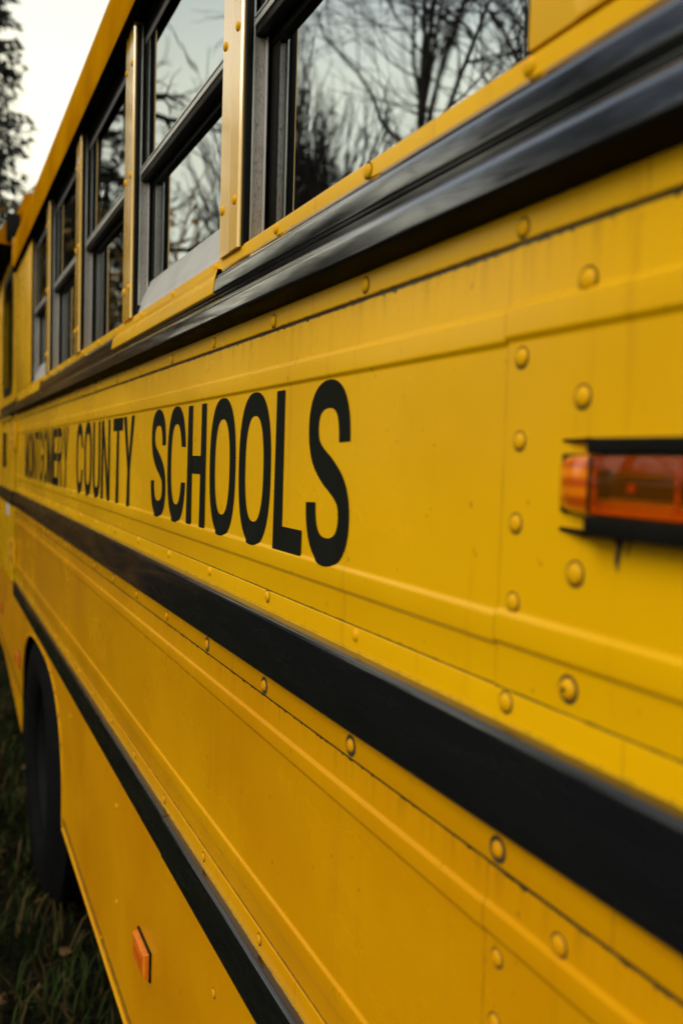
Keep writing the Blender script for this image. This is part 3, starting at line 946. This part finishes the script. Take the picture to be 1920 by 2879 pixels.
def scatter_grass():
    rnd = random.Random(3)
    V, F, fm = [], [], []
    for _ in range(26000):
        y = rnd.uniform(1.6, 9.5); x = rnd.uniform(-1.6, 1.7)
        h = rnd.uniform(.04, .16) * (1.0 if x < .45 else .5); w = rnd.uniform(.003, .007)
        a = rnd.uniform(0, 6.28); ln = rnd.uniform(.2, 1.1) * h
        dx, dy = math.cos(a), math.sin(a)
        b = len(V)
        px, py = -dy * w, dx * w
        V += [(x - px, y - py, 0), (x + px, y + py, 0), (x + dx * ln * .4 - px * .7, y + dy * ln * .4 - py * .7, h * .65),
              (x + dx * ln * .4 + px * .7, y + dy * ln * .4 + py * .7, h * .65), (x + dx * ln, y + dy * ln, h * .9)]
        F += [(b, b + 1, b + 3, b + 2), (b + 2, b + 3, b + 4)]
        k = 1 if rnd.random() < .30 else 0
        fm += [k, k]
    o = mesh_obj('grass', V, F, [simple('grass_blades', (.024, .036, .007), .7, var=.45, scale=3, Specular_IOR_Level=.06), simple('dry_blades', (.070, .048, .018), .8, var=.4, scale=3, Specular_IOR_Level=.05)], None, fm)
    o['kind'] = 'stuff'
    V, F = [], []
    for _ in range(160):
        y = rnd.uniform(1.8, 8.5); x = rnd.uniform(-1.4, .5)
        a = rnd.uniform(0, 6.28); r = rnd.uniform(.018, .04); z = rnd.uniform(.02, .06)
        P = []
        for i in range(6):
            t_ = a + i * math.pi / 3
            rr = r * (1.0 if i % 3 == 0 else .55)
            P.append((x + rr * math.cos(t_), y + rr * math.sin(t_), z + rnd.uniform(-.012, .016)))
        b = len(V)
        V += P + [(x, y, z + .006)]
        F += [(b + i, b + (i + 1) % 6, b + 6) for i in range(6)]
    o = mesh_obj('fallen_leaves', V, F, simple('dead_leaf', (.10, .055, .02), .8, var=.4, scale=4, Specular_IOR_Level=.08), None)
    o['kind'] = 'stuff'
scatter_grass()

# ------------------------------------------------------------------ trees
M_bark = simple('bark', (.040, .032, .026), .9, var=.35, scale=6, Specular_IOR_Level=.08)
M_twig = simple('twig_bark', (.045, .034, .030), .9, var=.3, scale=6, Specular_IOR_Level=.08)
M_twig_r = simple('reddish_twigs', (.085, .050, .045), .9, var=.3, scale=6)
M_tan = simple('pale_bark', (.27, .145, .028), .9, var=.3, scale=6)
M_needle = simple('needles', (.022, .032, .013), .8, var=.45, scale=2.5, Specular_IOR_Level=.08)

def grow(rnd, T, W, p, d, L, r, depth, cfg):
    """T thick limbs, W twigs: (verts, faces) lists"""
    nseg = 4 if depth < 2 else 3
    pts, rad = [p.copy()], [r]
    q, dd = p.copy(), d.normalized()
    for i in range(nseg):
        j = Vector((rnd.gauss(0, 1), rnd.gauss(0, 1), rnd.gauss(0, 1))) * cfg['wob']
        dd = (dd + j + Vector((0, 0, cfg['up']))).normalized()
        q = q + dd * (L / nseg)
        pts.append(q.copy())
        rad.append(r * (1 - (1 - cfg['taper']) * (i + 1) / nseg))
    V, F = (T if r > cfg['thick'] else W)
    tube(V, F, pts, rad, 6 if r > .05 else (4 if r > .015 else 3))
    if depth >= cfg['max']: return
    kids = cfg['kids'][min(depth, len(cfg['kids']) - 1)]
    for k in range(kids):
        f = rnd.uniform(.25, 1.0) if k else 1.0
        i = min(nseg - 1, int(f * nseg)); fr = f * nseg - i
        s = pts[i].lerp(pts[i + 1], min(1, fr))
        t = (pts[i + 1] - pts[i]).normalized()
        ax = Vector((rnd.gauss(0, 1), rnd.gauss(0, 1), rnd.gauss(0, 1)))
        ax = (ax - t * ax.dot(t)).normalized()
        an = rnd.uniform(*cfg['ang']) * (.5 if k == 0 else 1)
        nd = t * math.cos(an) + ax * math.sin(an)
        nr = r * (1 - (1 - cfg['taper']) * f) * rnd.uniform(.55, .8)
        nr = max(nr, cfg['rmin'])
        grow(rnd, T, W, s, nd, L * rnd.uniform(*cfg['len']), nr, depth + 1, cfg)

def finish_tree(name, loc, T, W, label, cat, group=None, mb=None, mt=None):
    o = bpy.data.objects.new(name, None); COL.objects.link(o); o.location = loc
    o['label'] = label; o['category'] = cat
    if group: o['group'] = group
    if T[0]: mesh_obj('trunk', T[0], T[1], mb or M_bark, o, smooth=60)
    if W[0]: mesh_obj('crown', W[0], W[1], mt or M_twig, o)
    return o

MX = 2 * (D + .03)           # reflection in the window glass: X -> MX - X
def mir(az, dist):
    a = math.radians(az)
    return Vector((MX - dist * math.sin(a), dist * math.cos(a), 0))
def mir_pt(az, el, dist):
    v = mir(az, dist)
    v.z = CAMZ + dist * math.tan(math.radians(el))
    return v

BASE = dict(wob=.10, up=.03, taper=.55, thick=.02, max=5, kids=[4, 4, 4, 3, 3], ang=(.35, .95), len=(.55, .8), rmin=.004)
# 1. the big bare tree that fills the nearest window
rnd = random.Random(21)
loc = mir(30.5, 14.0)
T, W = ([], []), ([], [])
fork = mir_pt(28.9, 17.6, 14.0) - loc
tube(T[0], T[1], [Vector((0, 0, 0)), Vector((.02, .03, 2.0)), Vector((.0, .02, 4.0)), fork], [.28, .22, .19, .15], 10)
cfg = dict(BASE, max=4, kids=[4, 4, 4, 3], rmin=.006)
for az, el, ds, r in ((22.3, 25.4, 13.2, .040), (27.7, 33, 14.2, .040), (28.7, 36, 14.4, .050), (30.0, 38, 13.8, .056), (31.4, 36, 14.5, .046), (33.0, 34, 14.0, .048), (35.3, 31, 14.4, .052), (38.0, 25, 13.6, .050), (25.5, 22.5, 14.6, .016)):
    e = mir_pt(az, el, ds) - loc
    v = e - fork
    n = 6
    pts, rad = [], []
    for i in range(n + 1):
        s = i / n
        b = fork + v * s + Vector((rnd.gauss(0, .05), rnd.gauss(0, .05), .10 * math.sin(s * 3.1))) * (1 if 0 < i < n else 0)
        pts.append(b); rad.append(r * (1 - .68 * s))
    tube(T[0], T[1], pts, rad, 7)
    kk = 4 if el < 27 and az < 28 else 13
    for k in range(kk):
        f = rnd.uniform(.22, 1.0); i = min(n - 1, int(f * n))
        s_ = pts[i].lerp(pts[i + 1], f * n - i)
        t = v.normalized()
        ax = Vector((rnd.gauss(0, 1), rnd.gauss(0, 1), rnd.gauss(0, .6))); ax = (ax - t * ax.dot(t)).normalized()
        an = rnd.uniform(.5, 1.1)
        grow(rnd, T, W, s_, t * math.cos(an) + ax * math.sin(an), rnd.uniform(1.0, 2.2), r * .5 * (1 - .6 * f), 1, cfg if r > .035 else dict(cfg, max=3, kids=[2, 2, 2]))
finish_tree('bare_tree', loc, T, W, 'large bare tree with many stems reflected in the nearest window', 'tree')

for k, (az, ds, h) in enumerate(((44.0, 13.5, 13.5), (54.0, 12.4, 14.5), (67.0, 12.0, 14.0), (80.0, 13.0, 14.0), (38.5, 20.0, 16.0))):
    rnd = random.Random(140 + k)
    loc = mir(az, ds)
    T, W = ([], []), ([], [])
    tube(T[0], T[1], [Vector((0, 0, 0)), Vector((.04, .02, 1.3)), Vector((0, .05, 2.6))], [.24, .19, .15], 8)
    cfg = dict(BASE, wob=.12, up=.04, max=4, kids=[5, 5, 4, 3], ang=(.3, .9), len=(.52, .75), rmin=.008, thick=.03)
    for j in range(8):
        a = rnd.uniform(0, 6.28); q = rnd.uniform(.1, .7)
        grow(rnd, T, W, Vector((0, .04, rnd.uniform(1.7, 2.6))), Vector((math.cos(a) * q, math.sin(a) * q, 1)), (h - 2.2) * rnd.uniform(.36, .50), .080, 1, cfg)
    finish_tree('bare_tree', loc, T, W, ('bare tree next to the large many stemmed one towards the bus rear', 'second bare tree behind the large many stemmed one', 'third bare tree behind the large many stemmed one', 'last bare tree of the row standing abreast of the lamp', 'tall bare tree farther back behind the large many stemmed one')[k], 'tree', 'dense bare trees abreast of the bus rear')

# 2. upright pollard-like small trees reflected left of it
for k, (az, ds, h) in enumerate(((19.2, 14.2, 7.7), (20.9, 13.6, 7.8), (22.6, 14.4, 7.8), (24.0, 15.0, 7.3))):
    rnd = random.Random(50 + k)
    loc = mir(az, ds)
    T, W = ([], []), ([], [])
    tube(T[0], T[1], [Vector((0, 0, 0)), Vector((.02, 0, 1.2)), Vector((0, .03, 2.2))], [.17, .13, .12], 8)
    cfg = dict(BASE, wob=.06, up=.10, max=4, kids=[4, 4, 3, 3], ang=(.16, .48), len=(.45, .7), rmin=.012, thick=.03)
    for j in range(14):
        a = rnd.uniform(0, 6.28); s = rnd.uniform(.05, .33)
        grow(rnd, T, W, Vector((0, .02, 2.1)), Vector((math.cos(a) * s, math.sin(a) * s, 1)), (h - 2.1) * rnd.uniform(.40, .50), .055, 1, cfg)
    finish_tree('bare_tree', loc, T, W, ('leftmost', 'second from left', 'third from left', 'rightmost')[k] + ' of the small upright bare trees reflected in the nearest window', 'tree', 'upright bare trees across from the bus')

# 3. bare tree and reddish shrubs reflected in the second window
rnd = random.Random(9)
loc = mir(11.6, 11.0)
T, W = ([], []), ([], [])
tube(T[0], T[1], [Vector((0, 0, 0)), Vector((.05, 0, 2)), Vector((.0, .05, 3.8)), Vector((.05, 0, 5.6)), Vector((0, 0, 7.2))], [.2, .16, .12, .085, .03], 8)
cfg = dict(BASE, wob=.22, up=.02, max=4, kids=[4, 4, 3, 3], ang=(.4, 1.0), rmin=.006)
for j in range(15):
    z = rnd.uniform(2.4, 6.6); a = rnd.uniform(0, 6.28)
    grow(rnd, T, W, Vector((.02, 0, z)), Vector((math.cos(a), math.sin(a), rnd.uniform(-.1, .7))), rnd.uniform(.5, 1.0), .05, 1, cfg)
finish_tree('bare_tree', loc, T, W, 'gnarled bare tree reflected in the second window from the right', 'tree')
for k, (az, ds, h) in enumerate(((13.6, 13.0, 4.8), (15.4, 14.0, 5.0), (17.2, 15.0, 5.1))):
    rnd = random.Random(80 + k)
    loc = mir(az, ds)
    T, W = ([], []), ([], [])
    cfg = dict(BASE, wob=.12, up=.05, max=4, kids=[4, 4, 4, 3], ang=(.3, .8), len=(.5, .75), rmin=.0045, thick=.03)
    for j in range(8):
        a = rnd.uniform(0, 6.28); s = rnd.uniform(.1, .45)
        grow(rnd, T, W, Vector((math.cos(a) * .2, math.sin(a) * .2, 0)), Vector((math.cos(a) * s, math.sin(a) * s, 1)), h * rnd.uniform(.4, .55), .05, 1, cfg)
    finish_tree('bare_shrub', loc, T, W, ('left', 'middle', 'right')[k] + ' one of the thin reddish bare shrubs reflected low in the second window', 'shrub', 'reddish shrubs across from the bus', M_twig_r, M_twig_r)

# 4. dark conifers and pale stems reflected in the far windows
def conifer(loc, h, rad, seed, label, group=None, z_low=.6, droop=.35, dens=1.0, mt=None, name='conifer', spray=.05):
    rnd = random.Random(seed)
    T, W = ([], []), ([], [])
    tube(T[0], T[1], [Vector((0, 0, 0)), Vector((.03, .02, h * .5)), Vector((0, 0, h))], [.2, .12, .015], 8)
    z = z_low
    while z < h:
        f = 1 - (z - z_low) / (h - z_low)
        for j in range(max(3, int(8 * dens * (f + .25)))):
            a = rnd.uniform(0, 6.28); L = rad * (f ** .8 + .04) * rnd.uniform(.55, 1.15)
            u = Vector((math.cos(a), math.sin(a), 0)); sd = Vector((-math.sin(a), math.cos(a), 0))
            n = max(3, int(L / .16))
            prev = Vector((0, 0, z))
            for i in range(1, n + 1):
                s = i / n
                c = Vector((0, 0, z)) + u * L * s + Vector((0, 0, .12 * L * s - droop * L * s * s))
                for q in range(3):
                    m = c + sd * rnd.uniform(-.16, .16) * (1.3 - s) + Vector((0, 0, rnd.uniform(-.10, .05)))
                    tip = m + u * rnd.uniform(.10, .26) + sd * rnd.uniform(-.2, .2) + Vector((0, 0, rnd.uniform(-.22, .03)))
                    w = Vector((rnd.uniform(-1, 1), rnd.uniform(-1, 1), rnd.uniform(-1, 1))) * spray
                    b = len(W[0]); W[0].extend([tuple(m - w), tuple(m + w), tuple(tip)]); W[1].append((b, b + 1, b + 2))
                prev = c
        z += rnd.uniform(.16, .30) / dens
    return finish_tree(name, loc, T, W, label, 'tree', group, None, mt or M_needle)
for k, (az, ds, h, rd) in enumerate(((9.6, 16, 9.8, 1.5), (7.8, 15, 9.5, 1.5), (6.1, 17, 10.6, 1.5), (4.2, 19, 11.5, 1.8), (2.0, 22, 12, 2.0), (8.6, 22, 12.5, 2.1), (5.3, 24, 13, 2.2))):
    conifer(mir(az, ds), h, rd, 300 + k, ('dark conifer nearest to the bare tree in the far window reflection', 'dark conifer between the pale stems reflected in the middle windows', 'dark conifer reflected in the fourth window from the right', 'dark conifer reflected in the farthest window pane', 'tall dark conifer standing straight ahead near the bus front', 'big dark conifer behind the nearer ones in the middle window reflection', 'tallest dark conifer behind the nearer ones in the far window reflection')[k], 'dark conifers ahead on the near side of the bus', dens=.9)
for k, (az, ds, h) in enumerate(((10.4, 8.5, 4.0), (9.4, 9.0, 4.2), (8.4, 9.4, 4.0), (7.6, 9.8, 4.0), (6.9, 10.2, 3.8))):
    rnd = random.Random(500 + k)
    loc = mir(az, ds)
    T, W = ([], []), ([], [])
    cfg = dict(BASE, wob=.16, up=.02, max=3, kids=[3, 3, 2], ang=(.4, 1.0), len=(.5, .8), rmin=.006, thick=.02)
    for j in range(4):
        a = rnd.uniform(0, 6.28); s = rnd.uniform(.05, .35)
        grow(rnd, T, W, Vector((math.cos(a) * .12, math.sin(a) * .12, 0)), Vector((math.cos(a) * s, math.sin(a) * s, 1)), h * rnd.uniform(.45, .7), .045, 1, cfg)
    for q in range(240):
        c = Vector(rnd.choice(W[0] if W[0] and rnd.random() < .7 else T[0]))
        if c.z < 1.0: continue
        c += Vector((rnd.uniform(-.12, .12), rnd.uniform(-.12, .12), rnd.uniform(-.14, .06)))
        b = len(W[0])
        for _ in range(3): W[0].append(tuple(c + Vector((rnd.uniform(-.06, .06), rnd.uniform(-.06, .06), rnd.uniform(-.07, .07)))))
        W[1].append((b, b + 1, b + 2))
    finish_tree('young_tree', loc, T, W, 'pale tan stemmed young tree, ' + ('rightmost', 'second from right', 'middle one', 'second from left', 'leftmost')[k] + ' of five reflected in the far windows', 'tree', 'pale stemmed young trees', M_tan, M_tan)

# 5. evergreen seen directly beyond the roof of the bus, at the left edge
a = math.radians(2.75)
conifer(Vector((24 * math.sin(a), 24 * math.cos(a), 0)), 16.5, 1.7, 77, 'tall loose evergreen beyond the bus at the left edge against the sky', None, z_low=2.5, droop=.2, dens=1.15, spray=.085, mt=simple('evergreen_spray', (.030, .036, .026), .85, var=.5, scale=2), name='evergreen_tree')

# 6. wood all round the field, far off
def far_wood():
    rnd = random.Random(11)
    protos = []
    for s in range(3):
        T, W = ([], []), ([], [])
        tube(W[0], W[1], [Vector((0, 0, 0)), Vector((.1, 0, 3.0))], [.22, .15], 5)
        cfg = dict(BASE, wob=.12, up=.06, max=3, kids=[5, 5, 4], ang=(.3, .9), len=(.5, .75), rmin=.018, thick=9)
        for j in range(6):
            a = rnd.uniform(0, 6.28); q = rnd.uniform(.1, .6)
            grow(rnd, T, W, Vector((.1, 0, rnd.uniform(1.5, 3))), Vector((math.cos(a) * q, math.sin(a) * q, 1)), rnd.uniform(2.2, 3.2), .10, 0, cfg)
        protos.append((np.array(W[0]), W[1]))
    VV, FF = [], []
    nb = 0
    for k in range(80):
        az = rnd.uniform(-172, -6)
        ds = rnd.uniform(40, 62)
        a = math.radians(az)
        v, f = protos[k % 3]
        th = rnd.uniform(0, 6.28); s = rnd.uniform(.75, 1.15)
        R = np.array([[math.cos(th), -math.sin(th), 0], [math.sin(th), math.cos(th), 0], [0, 0, 1]])
        w = v @ R.T * s + np.array([ds * math.sin(a), ds * math.cos(a), 0])
        VV.append(w); FF += [tuple(i + nb for i in q) for q in f]; nb += len(w)
    allv = np.concatenate(VV)
    # undergrowth
    add = []
    for k in range(15000):
        az = math.radians(rnd.uniform(-175, -4)); ds = rnd.uniform(30, 55)
        z = rnd.uniform(0, 1) ** 1.5 * 4.2
        c = np.array([ds * math.sin(az), ds * math.cos(az), z])
        for _ in range(3): add.append(c + np.array([rnd.uniform(-.45, .45), rnd.uniform(-.45, .45), rnd.uniform(-.4, .4)]))
        FF.append((nb, nb + 1, nb + 2)); nb += 3
    allv = np.concatenate([allv, np.array(add)])
    o = mesh_obj('far_wood', allv.tolist(), FF, simple('far_wood_bark', (.042, .036, .026), .9, var=.4, scale=.6), None)
    o['kind'] = 'stuff'
far_wood()
